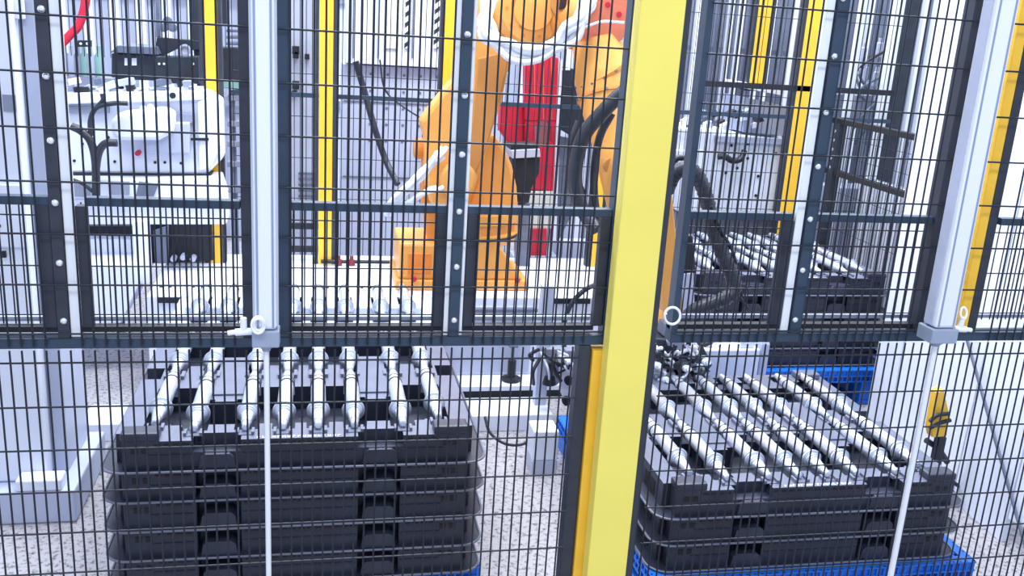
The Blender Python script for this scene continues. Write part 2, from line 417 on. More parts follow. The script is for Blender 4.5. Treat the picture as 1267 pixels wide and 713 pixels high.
    # rounded flange with an upturned lip
    def outline(hw, y0, y1, r, z, n=6):
        o = []
        for cx, cy, a0 in ((hw-r, y0+r, -90), (hw-r, y1-r, 0), (-hw+r, y1-r, 90), (-hw+r, y0+r, 180)):
            for k in range(n+1):
                a = R(a0+90*k/n); o.append((cx+math.cos(a)*r, cy+math.sin(a)*r, z))
        return o
    fl = MB(); fl.prism(outline(.518, -.014, DEP+.02, .06, .0), (0,0,.004))
    fl.build('flange', M['tray'], t)
    o = outline(.522, -.018, DEP+.024, .064, .004); MB().tube(o+[o[0]], .0038, 6, cap=False).build('flange_rim', M['tray_rim'], t)
    be = MB()
    for x0, x1 in ((-HW+.07, -.28), (-.156, .156), (.28, HW-.07)):
        be.box(x0, x1, -.004, .002, .044, .047)
    for sx in (-1, 1): be.prism([(sx*.168,-.012,.004),(sx*.268,-.012,.004),(sx*.262,-.012,.040),(sx*.250,-.012,.050),(sx*.186,-.012,.050),(sx*.174,-.012,.040)], (0,.05,0))
    be.build('rib', M['tray'], t, .002)
    sl = MB()
    for sx in (-1, 1):
        for xx in (HW-.035, HW-.062): sl.box(sx*xx-.009, sx*xx+.009, -.0015, .001, .052, .068)
        x = .29
        while x < HW-.1: sl.box(sx*x-(.0 if sx > 0 else .018), sx*x+(.018 if sx > 0 else 0), -.0015, .001, .072, .078); x += .024
        for yy in (.12, .25, .62, .75): sl.box(*sorted((sx*.484, sx*.4865)), yy, yy+.09, .012, .06)
    x = -.15
    while x < .14: sl.box(x, x+.018, -.0015, .001, .072, .078); x += .024
    tag(sl.build('slot', M['tray_dark'], t), kind='stuff')
    return t
toptray = tray_parts(True); lowtray = tray_parts(False)
# shaft: lies along +Y, its tip at the origin
PROF = [(0,.0065),(.002,.0105),(.03,.0110),(.032,.0135),(.065,.0165),(.085,.0190),(.086,.0225),(.092,.0225),(.093,.0260),(.099,.0260),(.100,.0235),(.110,.0235),(.111,.0300),(.116,.0300),
        (.117,.0250),(.125,.0225),(.28,.0218),(.31,.0205),(.312,.0180),(.345,.0185),(.347,.0150),(.385,.0145),(.387,.0125),(.405,.0120),(.407,.009)]
def make_shaft():
    t = thing('steel_shaft', 'shaft', 'shaft')
    MB().lathe((0,0,0), (0,1,0), PROF[:14], 20).build('tip_journal', M['steel'], t)
    MB().lathe((0,0,0), (0,1,0), PROF[14:], 20).build('shaft_body', M['steel'], t)
    for yy, rr_ in ((.1105, .0275), (.1215, .0262), (.311, .0226), (.346, .0192)): MB().lathe((0,yy,0), (0,1,0), [(0,rr_),(.0028,rr_)], 20).build('groove_ring', M['darkbox'], t)
    MB().lathe((0,.1035,0), (0,1,0), [(0,.030),(.001,.0335),(.0055,.0335),(.0065,.030)], 24).build('collar', M['steel'], t)
    return t
shaft0 = make_shaft(); used = [False]
def put(src, flag, loc, label, group):
    if flag[0]: o = copy_tree(src)
    else: o = src; flag[0] = True
    o.location = loc; o['label'] = label; o['group'] = group
    return o
topf, lowf = [False], [False]
def stack(cx, y0, z0, n, where):
    for k in range(n):
        z = z0 + .0882*k; fromtop = n-1-k
        if fromtop == 0:
            put(toptray, topf, (cx, y0, z), 'black tray holding steel shafts, topmost of %s' % where, 'black trays of %s' % where)
        else:
            pos = ['', 'second from the top', 'third from the top', 'fourth from the top', 'fifth from the top', 'sixth from the top'][fromtop]
            if k == 0: pos += ', resting on the pallet'
            put(lowtray, lowf, (cx, y0, z), 'black tray in %s, %s' % (where, pos), 'black trays of %s' % where)
    return z0 + .0882*(n-1)
def shafts(cx, y0, ztop, where, rows=(0, 1)):
    for r in rows:
        for k, s in enumerate(SX):
            off = .042 if k in (0, 7) and r == 0 else 0
            put(shaft0, used, (cx+s, y0+.045+off+.425*r, ztop+HT+.013),
                'steel shaft, %s from left in the %s row on %s' % (ORD[k], ('front', 'back')[r], where), 'steel shafts on %s' % where)
# left stack
LX, LY = -.047, .415
zt = stack(LX, LY, .134, 5, 'the left stack'); shafts(LX, LY, zt, 'the left top tray')
# right stack
RX, RY = 1.500, .345
zt = stack(RX, RY, .138, 3, 'the right stack'); shafts(RX, RY, zt, 'the right top tray')
# far stack
FX, FY = 2.21, 1.93
zt = stack(FX, FY, .185, 5, 'the far stack'); shafts(FX, FY, zt, 'the far top tray')
# --- pallets
def pallet(label, x0, x1, y0, y1, h):
    t = thing('plastic_pallet', label, 'pallet', ((x0+x1)/2, (y0+y1)/2, 0), 'blue plastic pallets')
    a, b = (x1-x0)/2, (y1-y0)/2
    top = MB(); n = 22
    top.box(-a, a, -b, -b+.03, h-.03, h); top.box(-a, a, b-.03, b, h-.03, h); top.box(-a, -a+.03, -b+.03, b-.03, h-.03, h); top.box(a-.03, a, -b+.03, b-.03, h-.03, h)
    for i in range(1, n): xx = -a+2*a*i/n; top.box(xx-.006, xx+.006, -b+.03, b-.03, h-.02, h-.002)
    for i in range(1, n): yy = -b+2*b*i/n; top.box(-a+.03, a-.03, yy-.006, yy+.006, h-.021, h-.003)
    top.build('deck_grid', M['blue'], t)
    lat = MB()                                                       # lattice edge round the deck
    n = 44
    for s in (-1, 1):
        for i in range(n+1):
            xx = -a+2*a*i/n; lat.box(xx-.003, xx+.003, *sorted((s*b, s*(b+.006))), h-.062, h)
            yy = -b+2*b*i/n; lat.box(*sorted((s*a, s*(a+.006))), yy-.003, yy+.003, h-.062, h)
        for z in (h-.062, h-.034, h-.005):
            lat.box(-a-.006, a+.006, *sorted((s*b, s*(b+.008))), z, z+.005); lat.box(*sorted((s*a, s*(a+.008))), -b, b, z, z+.005)
    lat.build('lattice_edge', M['blue'], t)
    wbox(-a+.002, a-.002, -b+.002, b-.002, h-.06, h-.031).build('deck_core', M['blue_dark'], t)
    for sx in (-1, 0, 1):
        for sy in (-1, 0, 1):
            wbox(-.08, .08, -.07, .07, .025, h-.06).build('pallet_block', M['blue'], t, .006).location = (sx*(a-.081), sy*(b-.071), 0)
    for sx in (-1, 0, 1): wbox(-.08, .08, -b, b, 0, .025).build('skid', M['blue'], t, .004).location = (sx*(a-.081), 0, 0)
    return t
pallet('blue plastic pallet under the left tray stack', -.535, .470, .435, 1.33, .132)
pallet('blue lattice-edged plastic pallet under the right tray stack', .985, 2.055, .305, 1.50, .136)
pallet('blue plastic pallet under the far tray stack', 1.66, 2.755, 1.86, 2.88, .184)

# ================================================================== machine bed and things on it
bed = thing('machine_bed', 'long white machine bed that carries the orange robot', 'machine', (.3, 2.7, 0))
def bp(mb, name, m, bev=0): return lp(mb, name, m, bed, bev)
bp(wbox(-.74, 1.58, 2.18, 2.95, .0, .45), 'bed_body', M['white'], .006)
bp(wbox(-.74, 1.58, 2.03, 2.179, .035, .06), 'bed_flange', M['white'], .003)
bp(wbox(-.72, 1.56, 2.04, 2.179, .0, .0345), 'flange_gap_shade', M['black'])  # black strip painting the dark of the gap under the flange
for x0, x1 in ((-.71, -.22), (0, .45), (1.10, 1.32)): bp(wbox(x0*.97, x1*.97, 2.172, 2.182, .420, .445), 'recess', M['black'])
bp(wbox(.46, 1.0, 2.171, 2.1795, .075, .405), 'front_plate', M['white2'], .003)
for x in (-.70, -.66, -.56, -.52, .04, .08, .20, .24, .27):
    bp(MB().lathe((x, 2.32, .45), (0,0,1), [(0,.008),(.002,.008)], 8), 'screw_hole', M['black'])
bp(wbox(.50, 1.02, 2.15, 2.17, .385, .398), 'ledge', M['mid'])
for i, (x, y) in enumerate(((.55, 2.10), (.90, 2.10))):
    t = thing('levelling_foot', ('black levelling foot behind the right end of the left top tray', 'black levelling foot standing below the orange robot base')[i], 'foot', (x, y, .0605))
    MB().lathe((0,0,0), (0,0,1), [(0,.045),(.015,.045),(.02,.02),(.10,.02)], 14).build('foot_pad', M['black'], t)
    MB().lathe((0,0,.10), (0,0,1), [(0,.008),(.1,.008)], 10).build('foot_stud', M['mid'], t)
    wbox(-.02, .02, -.02, .045, .17, .18).build('foot_bracket', M['mid'], t)
# floor beam between the stack and the bed
fb = thing('floor_beam', 'low white steel beam lying on the floor behind the left stack', 'beam', (0, 1.76, 0))
wbox(-.92, 1.0, -.10, .10, 0, .075).build('beam_body', M['white'], fb, .004)
wbox(-.92, 1.0, .101, .14, 0, .035).build('beam_flange', M['white2'], fb)
# ------- fixture with the third row of shafts
fx = thing('loading_fixture', 'white fixture table with a row of shafts behind the left stack', 'fixture', (LX, 1.58, 0))
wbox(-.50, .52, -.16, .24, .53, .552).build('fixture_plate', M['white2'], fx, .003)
for sx in (-1, 1):
    for sy in (-1, 1): wbox(-.03, .03, -.03, .03, 0, .529).build('leg', M['white2'], fx, .003).location = (sx*.45, .04+sy*.15, 0)
for k in range(9):
    xs_ = [-.47]+SX+[.47]; xm = (xs_[k]+xs_[k+1])/2
    wd = max(.018, (xs_[k+1]-xs_[k])/2-.030)
    wbox(-wd, wd, -.05, .12, .5525, .598).build('support_block', M['white'], fx, .008).location = (xm, .02, 0)
for k, s in enumerate(SX):
    for yy in (-.075, .16): wbox(-.03, .03, -.012, .012, .5525, .575).build('rest', M['black'], fx).location = (s, yy, 0)
    put(shaft0, used, (LX+s, 1.425, .603), 'steel shaft on the white fixture, %s from the left' % ORD[k], 'steel shafts on the white fixture')

# ================================================================== orange robot
rb = thing('industrial_robot', 'large orange robot arm with white cable sleeves, behind the mesh', 'robot', (.68, 2.5, .45))
def rp(mb, name, m, bev=0, label=None):
    o = lp(mb, name, m, rb, bev)
    if label: o['label'] = label
    return o
def outl(pts, Y, th): return MB().prism([at(px, py, Y) for px, py in pts], (0, th, 0))
b_ = MB().box(.355, 1.0, 2.285, 2.70, .451, .50)
rp(b_, 'foot_plate', M['orange'], .006)
rp(wbox(.37, .57, 2.30, 2.66, .50, .675), 'junction_box', M['orange'], .012)
rp(wbox(.41, .52, 2.292, 2.301, .53, .63), 'access_cover', M['orange_red'], .004)
rp(MB().prism([(.575,2.30,.50),(.97,2.30,.50),(.90,2.30,.60),(.83,2.30,.69),(.66,2.30,.69),(.60,2.30,.62)], (0,.36,0)), 'base_casting', M['orange'], .01)
rp(MB().lathe((.75,2.50,.66), (0,0,1), [(0,.20),(.03,.215),(.05,.215),(.055,.19),(.10,.19),(.105,.21),(.15,.21)], 32), 'turntable', M['orange'])
rp(MB().lathe((.75,2.50,.69), (0,0,1), [(0,.218),(.012,.218)], 32), 'turntable_seam', M['black'])
for p_ in ((512, 345), (640, 347)):
    q = at(*p_, 2.28); rp(MB().lathe(q, (0,-1,0), [(0,.014),(.006,.014),(.01,.008)], 12), 'hoist_eye', M['red'])
# carousel cheek (right, rounded) and motor side (left)
rp(outl([(575,262),(590,215),(600,180),(609,164),(624,182),(634,205),(640,232),(642,262),(641,296),(590,300)], 2.42, .20), 'cheek', M['orange'], .02)
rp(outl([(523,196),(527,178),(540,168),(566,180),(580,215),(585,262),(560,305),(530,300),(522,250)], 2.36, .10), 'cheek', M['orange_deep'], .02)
rp(outl([(526,172),(520,150),(545,118),(560,100),(569,72),(582,30),(596,-14),(650,-14),(646,24),(641,62),(628,92),(621,128),(610,160),(600,200),(584,242),(560,262),(535,258),(527,226)], 2.22, .13), 'lower_arm', M['orange'], .018)
rp(outl([(592,72),(632,62),(622,108),(611,150),(600,190),(586,220),(574,214),(584,150)], 2.205, .02), 'arm_shaded_face', M['orange_brown'], .006)  # shaded right face of the arm, its shade painted as darker orange
q = at(566, 222, 2.2); rp(MB().lathe(q, (0,-1,0), [(0,.085),(.02,.085),(.03,.07),(.032,.03)], 28), 'shoulder_cap', M['orange'])
q = at(527, 190, 2.2); rp(MB().lathe((q.x-.0,2.36,q.z), (-1,0,0), [(-.04,.05),(.03,.05),(.04,.035)], 20), 'motor', M['orange_deep'])
# elbow drum and its face
q = at(662, 12, 2.1); rp(MB().lathe((q.x,2.42,q.z), (0,-1,0), [(0,.165),(.22,.165),(.25,.16),(.28,.135),(.285,.09),(.30,.085),(.305,.03)], 36), 'elbow_drum', M['orange'])
for k in range(10):
    a = 2*math.pi*k/10; rp(MB().lathe((q.x+.115*math.cos(a), 2.142, q.z+.115*math.sin(a)), (0,-1,0), [(0,.008),(.006,.008)], 8), 'drum_screw', M['orange_deep'])
ctr = q.copy()
for px, py, rr_ in ((640, 4, .02), (676, 6, .022), (690, 16, .016), (648, 30, .016)):
    rp(MB().lathe(at(px, py, 2.13), (0,-1,0), [(-.02,rr_*1.3),(.0,rr_*1.3),(.002,rr_),(.008,rr_)], 14), 'drum_cap', M['orange_brown'])
rp(outl([(684,-14),(704,-10),(700,14),(690,26),(682,10)], 2.10, .05), 'drum_bracket', M['orange_brown'], .006)
rp(outl([(694,-4),(702,-2),(700,10),(692,12)], 2.09, .02), 'connector', M['black'], .003)
# housing from the elbow to the forearm
e0 = at(690, 18, 2.25); e1 = at(752, 28, 2.05); e2 = at(748, 150, 1.93); e3 = at(768, 250, 1.75); e4 = at(832, 372, 1.50)
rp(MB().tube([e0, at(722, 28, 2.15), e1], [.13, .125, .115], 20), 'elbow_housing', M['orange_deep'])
rp(outl([(722,-20),(778,-20),(778,40),(764,54),(735,60),(716,40)], 1.93, .03), 'motor_plate', M['salmon'], .006, 'salmon red motor plate')
for p_ in ((725, 8), (752, 6), (766, 18), (738, -6)):
    rp(MB().lathe(at(*p_, 1.928), (0,-1,0), [(0,.012),(.002,.012)], 12), 'plate_hole', M['red'])
fa = [at(738, 52, 2.02), at(742, 70, 2.0), at(744, 88, 1.98), at(745, 90, 1.98), at(750, 118, 1.96), at(760, 175, 1.88), at(775, 250, 1.77), at(800, 320, 1.64), at(829, 385, 1.50)]
rp(MB().tube(fa, [.105, .112, .118, .124, .122, .095, .085, .072, .050], 22), 'forearm', M['orange'])
for i in (2, 4):
    rp(MB().tube([fa[i]+(fa[i+1]-fa[i]).normalized()*.0, fa[i]+(fa[i+1]-fa[i]).normalized()*.012], [.128, .128], 24), 'flange_ring', M['orange_deep'])
    d = (fa[i+1]-fa[i]).normalized(); s1 = d.cross(Vector((0,1,0))).normalized(); s2 = d.cross(s1)
    for k in range(14):
        a = 2*math.pi*k/14; c_ = fa[i]+d*.006+(s1*math.cos(a)+s2*math.sin(a))*.128
        rp(MB().lathe(c_, (s1*math.cos(a)+s2*math.sin(a)), [(-.003,.006),(.004,.006)], 6), 'ring_bolt', M['mid'])
q = at(757, 205, 1.78); rp(MB().lathe(q, (0,-1,0), [(-.02,.036),(.004,.036),(.006,.030)], 18), 'forearm_port', M['orange_brown'])
# wrist on the far side of the yellow post
w0 = at(829, 385, 1.50); w1 = at(838, 425, 1.38)
rp(MB().tube([w0, w0+(w1-w0)*.5, w1], [.055, .06, .045], 18), 'wrist', M['orange'])
rp(outl([(815,238),(832,236),(838,300),(842,360),(836,392),(822,388),(812,320)], 1.40, .06), 'wrist_cover', M['orange'], .008)
rp(outl([(838,290),(858,292),(862,338),(846,346)], 1.42, .08), 'wrist_motor', M['black'], .008, 'black wrist motor')
rp(outl([(842,340),(858,338),(860,385),(845,388)], 1.41, .05), 'wrist_bracket', M['white2'], .003)
# white dress pack: garland of sleeves under the elbow
def bundle(path, n, spread, r, name, m, seed):
    rnd = random.Random(seed); P = spline(path, 7)
    for k in range(n):
        ox, oy, oz = rnd.uniform(-1,1)*spread, rnd.uniform(-1,1)*spread, rnd.uniform(-1,1)*spread
        ph = rnd.uniform(0, 6)
        mb = MB().tube([p+Vector((ox+math.sin(i*.5+ph)*spread*.4, oy, oz+math.cos(i*.4+ph)*spread*.4)) for i, p in enumerate(P)], r, 8)
        rp(mb, name, m)
gar = [at(612, -12, 2.02), at(600, 12, 2.0), at(602, 38, 1.98), at(618, 58, 1.96), at(650, 66, 1.94), at(684, 58, 1.92), at(706, 40, 1.9), at(722, 16, 1.9), at(730, -12, 1.92)]
bundle(gar, 9, .026, .014, 'cable_sleeve', M['cloth'], 3)
bundle([at(700, 36, 1.93), at(722, 34, 1.88), at(745, 27, 1.84), at(772, 28, 1.84)], 1, .001, .006, 'cable_sleeve', M['cloth'], 4)
bundle([at(547, 188, 2.18), at(530, 205, 2.14), at(512, 224, 2.1), at(492, 244, 2.1), at(482, 262, 2.15)], 5, .018, .012, 'cable_sleeve', M['cloth'], 5)
bundle([at(545, 232, 2.16), at(528, 238, 2.1), at(505, 252, 2.1)], 2, .012, .010, 'cable_sleeve', M['cloth'], 6)
# black hoses along the forearm
h1 = spline([at(780, 108, 1.62), at(762, 122, 1.64), at(742, 143, 1.66), at(724, 165, 1.68), at(714, 195, 1.7), at(712, 232, 1.7), at(722, 262, 1.68), at(738, 285, 1.62)], 8)
rp(MB().tube(h1, .030, 14), 'hose', M['rubber'])
rp(MB().tube(spline([at(757, 140, 1.72), at(742, 170, 1.73), at(735, 215, 1.74), at(738, 262, 1.7), at(752, 300, 1.66)], 8), .017, 10), 'hose', M['rubber'])
rp(MB().tube(spline([at(722, 240, 1.75), at(708, 210, 1.76), at(706, 180, 1.77), at(716, 150, 1.78)], 8), .014, 10), 'hose', M['rubber'])
h2 = spline([at(826, 236, 1.30), at(834, 216, 1.26), at(850, 208, 1.24), at(864, 220, 1.22), at(874, 245, 1.2), at(882, 280, 1.18), at(893, 312, 1.16), at(905, 338, 1.14), at(907, 362, 1.12), at(886, 374, 1.12), at(860, 384, 1.14), at(846, 400, 1.2)], 8)
rp(MB().tube(h2, .026, 14), 'hose', M['rubber'])
cl = MB()
for i in range(4, len(h2)-2, 2):
    d = (h2[i+1]-h2[i]).normalized(); cl.tube([h2[i]-d*.006, h2[i]+d*.006], .0285, 14)
rp(cl, 'hose_corrugation', M['rubber'])
for pts in ([(893,312),(902,335),(918,350)], [(905,345),(912,362),(925,382)], [(887,300),(900,318),(912,345),(918,366)], [(880,255),(892,285),(906,310),(914,340)]):
    rp(MB().tube(spline([at(a, b, 1.15) for a, b in pts], 6), .006, 6), 'thin_cable', M['black'])
rp(MB().tube(spline([at(856, 198, 1.3), at(838, 196, 1.3), at(828, 212, 1.3), at(832, 235, 1.3)], 6), .012, 8), 'hose', M['black'])
# ---- gripper over the right stack
rnd = random.Random(12)
gp = rp(MB().beam(at(818, 405, 1.36), at(868, 412, 1.36), .08, .05), 'gripper_mount', M['mid'], .004)
rp(outl([(800,418),(868,424),(882,452),(868,470),(812,468),(796,440)], 1.30, .16), 'gripper_body', M['darkbox'], .006)
for k in range(18):
    px, py = rnd.uniform(800, 872), rnd.uniform(424, 480); q = at(px, py, 1.285)
    rp(wbox(q.x-rnd.uniform(.008,.022), q.x+rnd.uniform(.008,.022), 1.265, 1.30, q.z-rnd.uniform(.006,.02), q.z+rnd.uniform(.006,.02)), 'gripper_fitting', M[rnd.choice(('white', 'grey', 'black', 'mid', 'white2'))], .002)
rp(outl([(800,462),(836,462),(836,486),(800,486)], 1.24, .06), 'gripper_block', M['grey'], .003)
rp(outl([(840,468),(862,470),(860,490),(838,488)], 1.24, .06), 'gripper_block', M['grey'], .003)
rp(outl([(843,398),(856,396),(858,420),(868,432),(842,434)], 1.27, .02), 'sensor', M['white'], .003)
for k in range(34):
    a = (rnd.uniform(798, 880), rnd.uniform(418, 474)); b2 = (a[0]+rnd.uniform(-26, 26), a[1]+rnd.uniform(-22, 26)); c2_ = ((a[0]+b2[0])/2+rnd.uniform(-14, 14), (a[1]+b2[1])/2+rnd.uniform(-14, 14))
    if min(a[0], b2[0], c2_[0]) < 795: continue
    rp(MB().tube(spline([at(*a, 1.27), at(*c2_, 1.23), at(*b2, 1.27)], 5), rnd.choice((.003, .004, .006, .008)), 8), 'gripper_tube', M[rnd.choice(('white', 'cloth', 'black', 'mid', 'steel'))])
for px, py in ((812, 452), (822, 470), (848, 456), (872, 448), (860, 478), (806, 486)):
    rp(MB().lathe(at(px, py, 1.225), (0,-1,.3), [(0,.014),(.02,.014),(.022,.010),(.04,.010)], 10), 'valve', M['white'])
for px, py in ((815, 440), (838, 452), (866, 466), (828, 488)):
    rp(MB().lathe(at(px, py, 1.22), (0,-1,0), [(0,.017),(.012,.017),(.014,.008)], 10), 'valve_knob', M['black'])
# gripper arm on the left side of the post (above the small blue/white clutter)
gl = thing('gripper_tool', 'clutter of cables and grey brackets hanging left of the yellow post', 'tool', (.98, 1.72, 0))
def gpz(mb, name, m, bev=0): return lp(mb, name, m, gl, bev)
gpz(outl([(700,434),(736,434),(722,560),(716,520),(706,510),(696,470)], 1.75, .05), 'side_plate', M['grey'], .004)
gpz(outl([(690,434),(704,440),(712,500),(704,508),(694,486)], 1.72, .02), 'side_plate', M['white'], .003)
gpz(outl([(671,432),(694,432),(697,470),(688,478),(676,466)], 1.73, .08), 'bracket', M['grey'], .004)
gpz(MB().box(.94, .99, 1.76, 1.81, .0, .62), 'stand', M['white2'])
for k in range(12):
    a = (rnd.uniform(664, 712), rnd.uniform(430, 452)); b2 = (a[0]+rnd.uniform(-18, 18), a[1]+rnd.uniform(8, 42))
    gpz(MB().tube(spline([at(*a, 1.70), at((a[0]+b2[0])/2+rnd.uniform(-10, 10), (a[1]+b2[1])/2, 1.66), at(*b2, 1.70)], 5), rnd.choice((.005, .008)), 7), 'cable', M[rnd.choice(('white', 'black', 'mid', 'cloth', 'black'))])
gpz(MB().lathe(at(680, 466, 1.70), (0,0,-1), [(-.06,.012),(0,.012),(.002,.022),(.03,.03),(.035,.03)], 14), 'suction_cup', M['black'])
for px, py in ((703, 470), (700, 495), (712, 452)): gpz(MB().lathe(at(px, py, 1.70), (0,-1,0), [(0,.02),(.02,.02),(.022,.01)], 12), 'knob', M['black'])
# bent cable on the bed below the robot
rp(MB().tube(spline([at(742, 350, 2.15), at(722, 360, 2.15), at(706, 378, 2.15), at(698, 402, 2.15), at(698, 430, 2.12)], 8), .012, 10), 'cable', M['rubber'])
# white corner box on the floor
t = thing('corner_post', 'short white box post on the floor left of the yellow post', 'post', (.875, 1.30, 0))
wbox(-.055, .045, -.05, .06, .06, .185).build('post_body', M['white'], t, .006)
MB().prism([(-.055,-.05,.0),(.045,-.05,0),(.045,-.05,.0595),(-.055,-.05,.0595)], (0,.12,0)).build('post_foot', M['white2'], t, .003)
tag(MB().tube(spline([at(600, 516, 1.5), at(606, 535, 1.45), at(622, 548, 1.42), at(640, 551, 1.42), at(655, 546, 1.42), at(667, 536, 1.42)], 8), .006, 8).build('floor_cable', M['black']), 'thin black cable sagging between the left stack and the white box post', 'cable')

# ================================================================== behind the bed: yellow posts, mesh and rails
bf = thing('mesh_fence', 'mesh fence at the back with thin dark rail, behind the robot', 'fence', (.8, 2.86, 0))
mb = MB(); wire_panel(mb, -.42, 3.2, .46, 2.2, [.55+.21*k for k in range(8)], 2.92, .0021, pitch=.0295, gaps=((2.50, 2.70),))
wire_panel(mb, -1.6, -.43, 1.42, 2.2, [1.6, 1.81, 2.02], 2.92, .0019, pitch=.0295)
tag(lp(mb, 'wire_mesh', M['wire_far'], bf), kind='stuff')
for z in (1.285, 2.2): lp(wbox(-.42, 3.2, 2.912, 2.932, z-.011, z+.011), 'rail', M['frame'], bf)
lp(wbox(2.0, 3.2, 2.90, 2.911, 1.43, 1.46), 'rail', M['black'], bf)
qs = at(932, 112, 3.25)
for i, (x, y, w_, z0, lab) in enumerate(((-.505, 2.79, .033, .45, 'slim yellow post in the background, beside the white positioner'), (.030, 2.79, .033, .45, 'slim yellow post in the background, left of the orange robot'),
        (.630, 2.79, .033, .45, 'slim yellow post directly behind the gate stile before the robot'), (1.46, 2.79, .022, .45, 'slim yellow post just left of the thick yellow post, behind the hoses'),
        (at(994, 100, 2.93).x, 2.93, .046, .0, 'yellow background post beside the right gate stile'), (qs.x, 3.25, .044, qs.z, 'short yellow post ending in a dark bracket, upper right'))):
    t = thing('background_post', lab, 'post', (x, y, z0))
    h = 2.3-z0
    wbox(-w_, w_, -.03, .03, 0.041 if z0 > 1 else 0, h).build('post_tube', M['yellow_deep'], t, .003)
    for sx in (-1, 1): wbox(*sorted((sx*(w_+.001), sx*(w_+.018))), -.028, .028, 0.041 if z0 > 1 else 0, h).build('side_channel', M['frame_side'], t)
    if z0 > 1: wbox(-w_-.03, w_+.03, -.045, .03, .0, .04).build('bracket', M['black'], t)

# ================================================================== left machine
ml = thing('positioner_machine', 'big white machine with rounded drum and black cables, upper left', 'machine', (-.8, 2.6, 0))
def mp_(mb, name, m, bev=0): return lp(mb, name, m, ml, bev)
def mo(pts, Y, th, name, m, bev=.005): return mp_(outl(pts, Y, th), name, m, bev)
mo([(60,116),(256,112),(274,124),(276,196),(256,216),(60,214)], 2.62, .13, 'housing', M['white'], .012)
mo([(60,116),(256,112),(254,124),(60,130)], 2.585, .03, 'top_ledge', M['white'])
mo([(60,132),(135,132),(135,140),(60,140)], 2.60, .018, 'groove', M['grey'], 0)
mo([(137,150),(146,140),(200,134),(214,140),(214,165),(196,174),(146,174),(138,168)], 2.48, .13, 'drum', M['white'], .02)
mo([(178,152),(234,152),(234,190),(178,190)], 2.54, .07, 'cover_box', M['white2'], .006)
mo([(212,140),(240,142),(240,152),(212,152)], 2.58, .03, 'recess', M['grey'], 0)
mo([(244,126),(262,118),(272,130),(274,180),(262,206),(246,212)], 2.585, .03, 'end_cover', M['white'], .01)
mo([(236,171),(258,171),(258,174),(236,174)], 2.575, .01, 'latch', M['black'], 0)
mo([(60,222),(270,222),(278,246),(60,246)], 2.50, .22, 'lower_body', M['white'], .006)
mo([(60,215),(262,216),(256,222),(60,222)], 2.60, .12, 'shadow_gap', M['black'], 0)
mo([(135,225),(160,225),(160,241),(135,241)], 2.49, .01, 'side_window', M['grey'], 0)
mo([(172,225),(196,228),(190,243),(168,243)], 2.49, .009, 'hatch', M['mid'], 0)
mo([(84,228),(112,226),(112,244),(84,243)], 2.49, .01, 'side_window', M['grey'], 0)
mo([(60,246),(278,246),(280,278),(60,278)], 2.53, .2, 'base_rail', M['white'], .006)
mo([(163,274),(180,274),(184,352),(168,352)], 2.45, .12, 'leg', M['white'], .004)
mo([(60,280),(165,280),(165,296),(60,296)], 2.72, .05, 'recess', M['black'], 0)
mo([(60,296),(168,296),(168,315),(60,315)], 2.62, .1, 'lower_rail', M['white'], .004)
mo([(60,315),(168,315),(168,332),(60,332)], 2.70, .1, 'recess', M['grey'], 0)
mo([(60,328),(170,328),(172,352),(150,400),(60,404)], 2.40, .5, 'base_box', M['white'], .006)
mo([(184,278),(262,278),(264,322),(186,326)], 2.75, .08, 'recess', M['black'], 0)
mo([(190,286),(208,280),(208,326),(192,326)], 2.72, .025, 'gusset', M['grey'], 0)
for px, py in ((216,318),(228,316),(240,318)): mp_(MB().lathe(at(px, py, 2.70), (0,-1,0), [(0,.014),(.05,.014)], 10), 'pipe_stub', M['white2'])
for px, py in ((83,164),(83,178),(102,164),(102,178),(92,199),(142,200),(192,201),(204,201),(224,202),(134,170)):
    mp_(MB().lathe(at(px, py, 2.618), (0,-1,0), [(0,.007),(.003,.007)], 8), 'screw', M['black'])
mp_(MB().lathe(at(170, 190, 2.58), (0,-1,0), [(-.04,.012),(0,.012),(.002,.008),(.02,.008)], 12), 'sensor', M['red'])
for pts, r in (([(119,242),(118,200),(112,175),(100,162),(88,156)], .018), ([(118,215),(122,190),(130,178),(145,177)], .017), ([(112,168),(112,148),(120,133),(140,128),(158,128)], .011), ([(120,132),(127,124),(126,116)], .009), ([(90,222),(103,228),(118,240)], .008)):
    mp_(MB().tube(spline([at(a, b, 2.44) for a, b in pts], 7), r, 10), 'cable', M['rubber'])
# jumble of fixtures on top of the machine
fixt = thing('clamp_fixture', 'jumble of white clamps on top of the upper left machine', 'fixture', (-.8, 2.85, 1.27))
for k in range(26):
    px = 78+k*5.8+rnd.uniform(-4, 4); py = rnd.uniform(98, 114); s = rnd.uniform(8, 18)
    a = rnd.uniform(-9, 9)
    lp(outl([(px, py), (px+s, py-a*.5-3), (px+s+3, py+5), (px+2, py+8)], rnd.uniform(2.60, 2.70), rnd.uniform(.03, .06)), 'clamp_arm', M[rnd.choice(('white', 'mid', 'white2', 'black', 'grey'))], fixt, .003)
for k in range(9):
    px = 150+k*9; py = rnd.uniform(112, 136) if 165 < px < 215 else rnd.uniform(100, 112)
    lp(MB().lathe(at(px, py, 2.58 if py > 114 else 2.75), (.2,-1,.1), [(0,.010),(.03,.010),(.032,.014),(.045,.014)], 10), 'clamp_knob', M[rnd.choice(('white', 'mid', 'black'))], fixt)
lp(outl([(78,116.5),(250,111.5),(250,108),(78,112)], 2.68, .09), 'fixture_plate', M['white2'], fixt, .003)
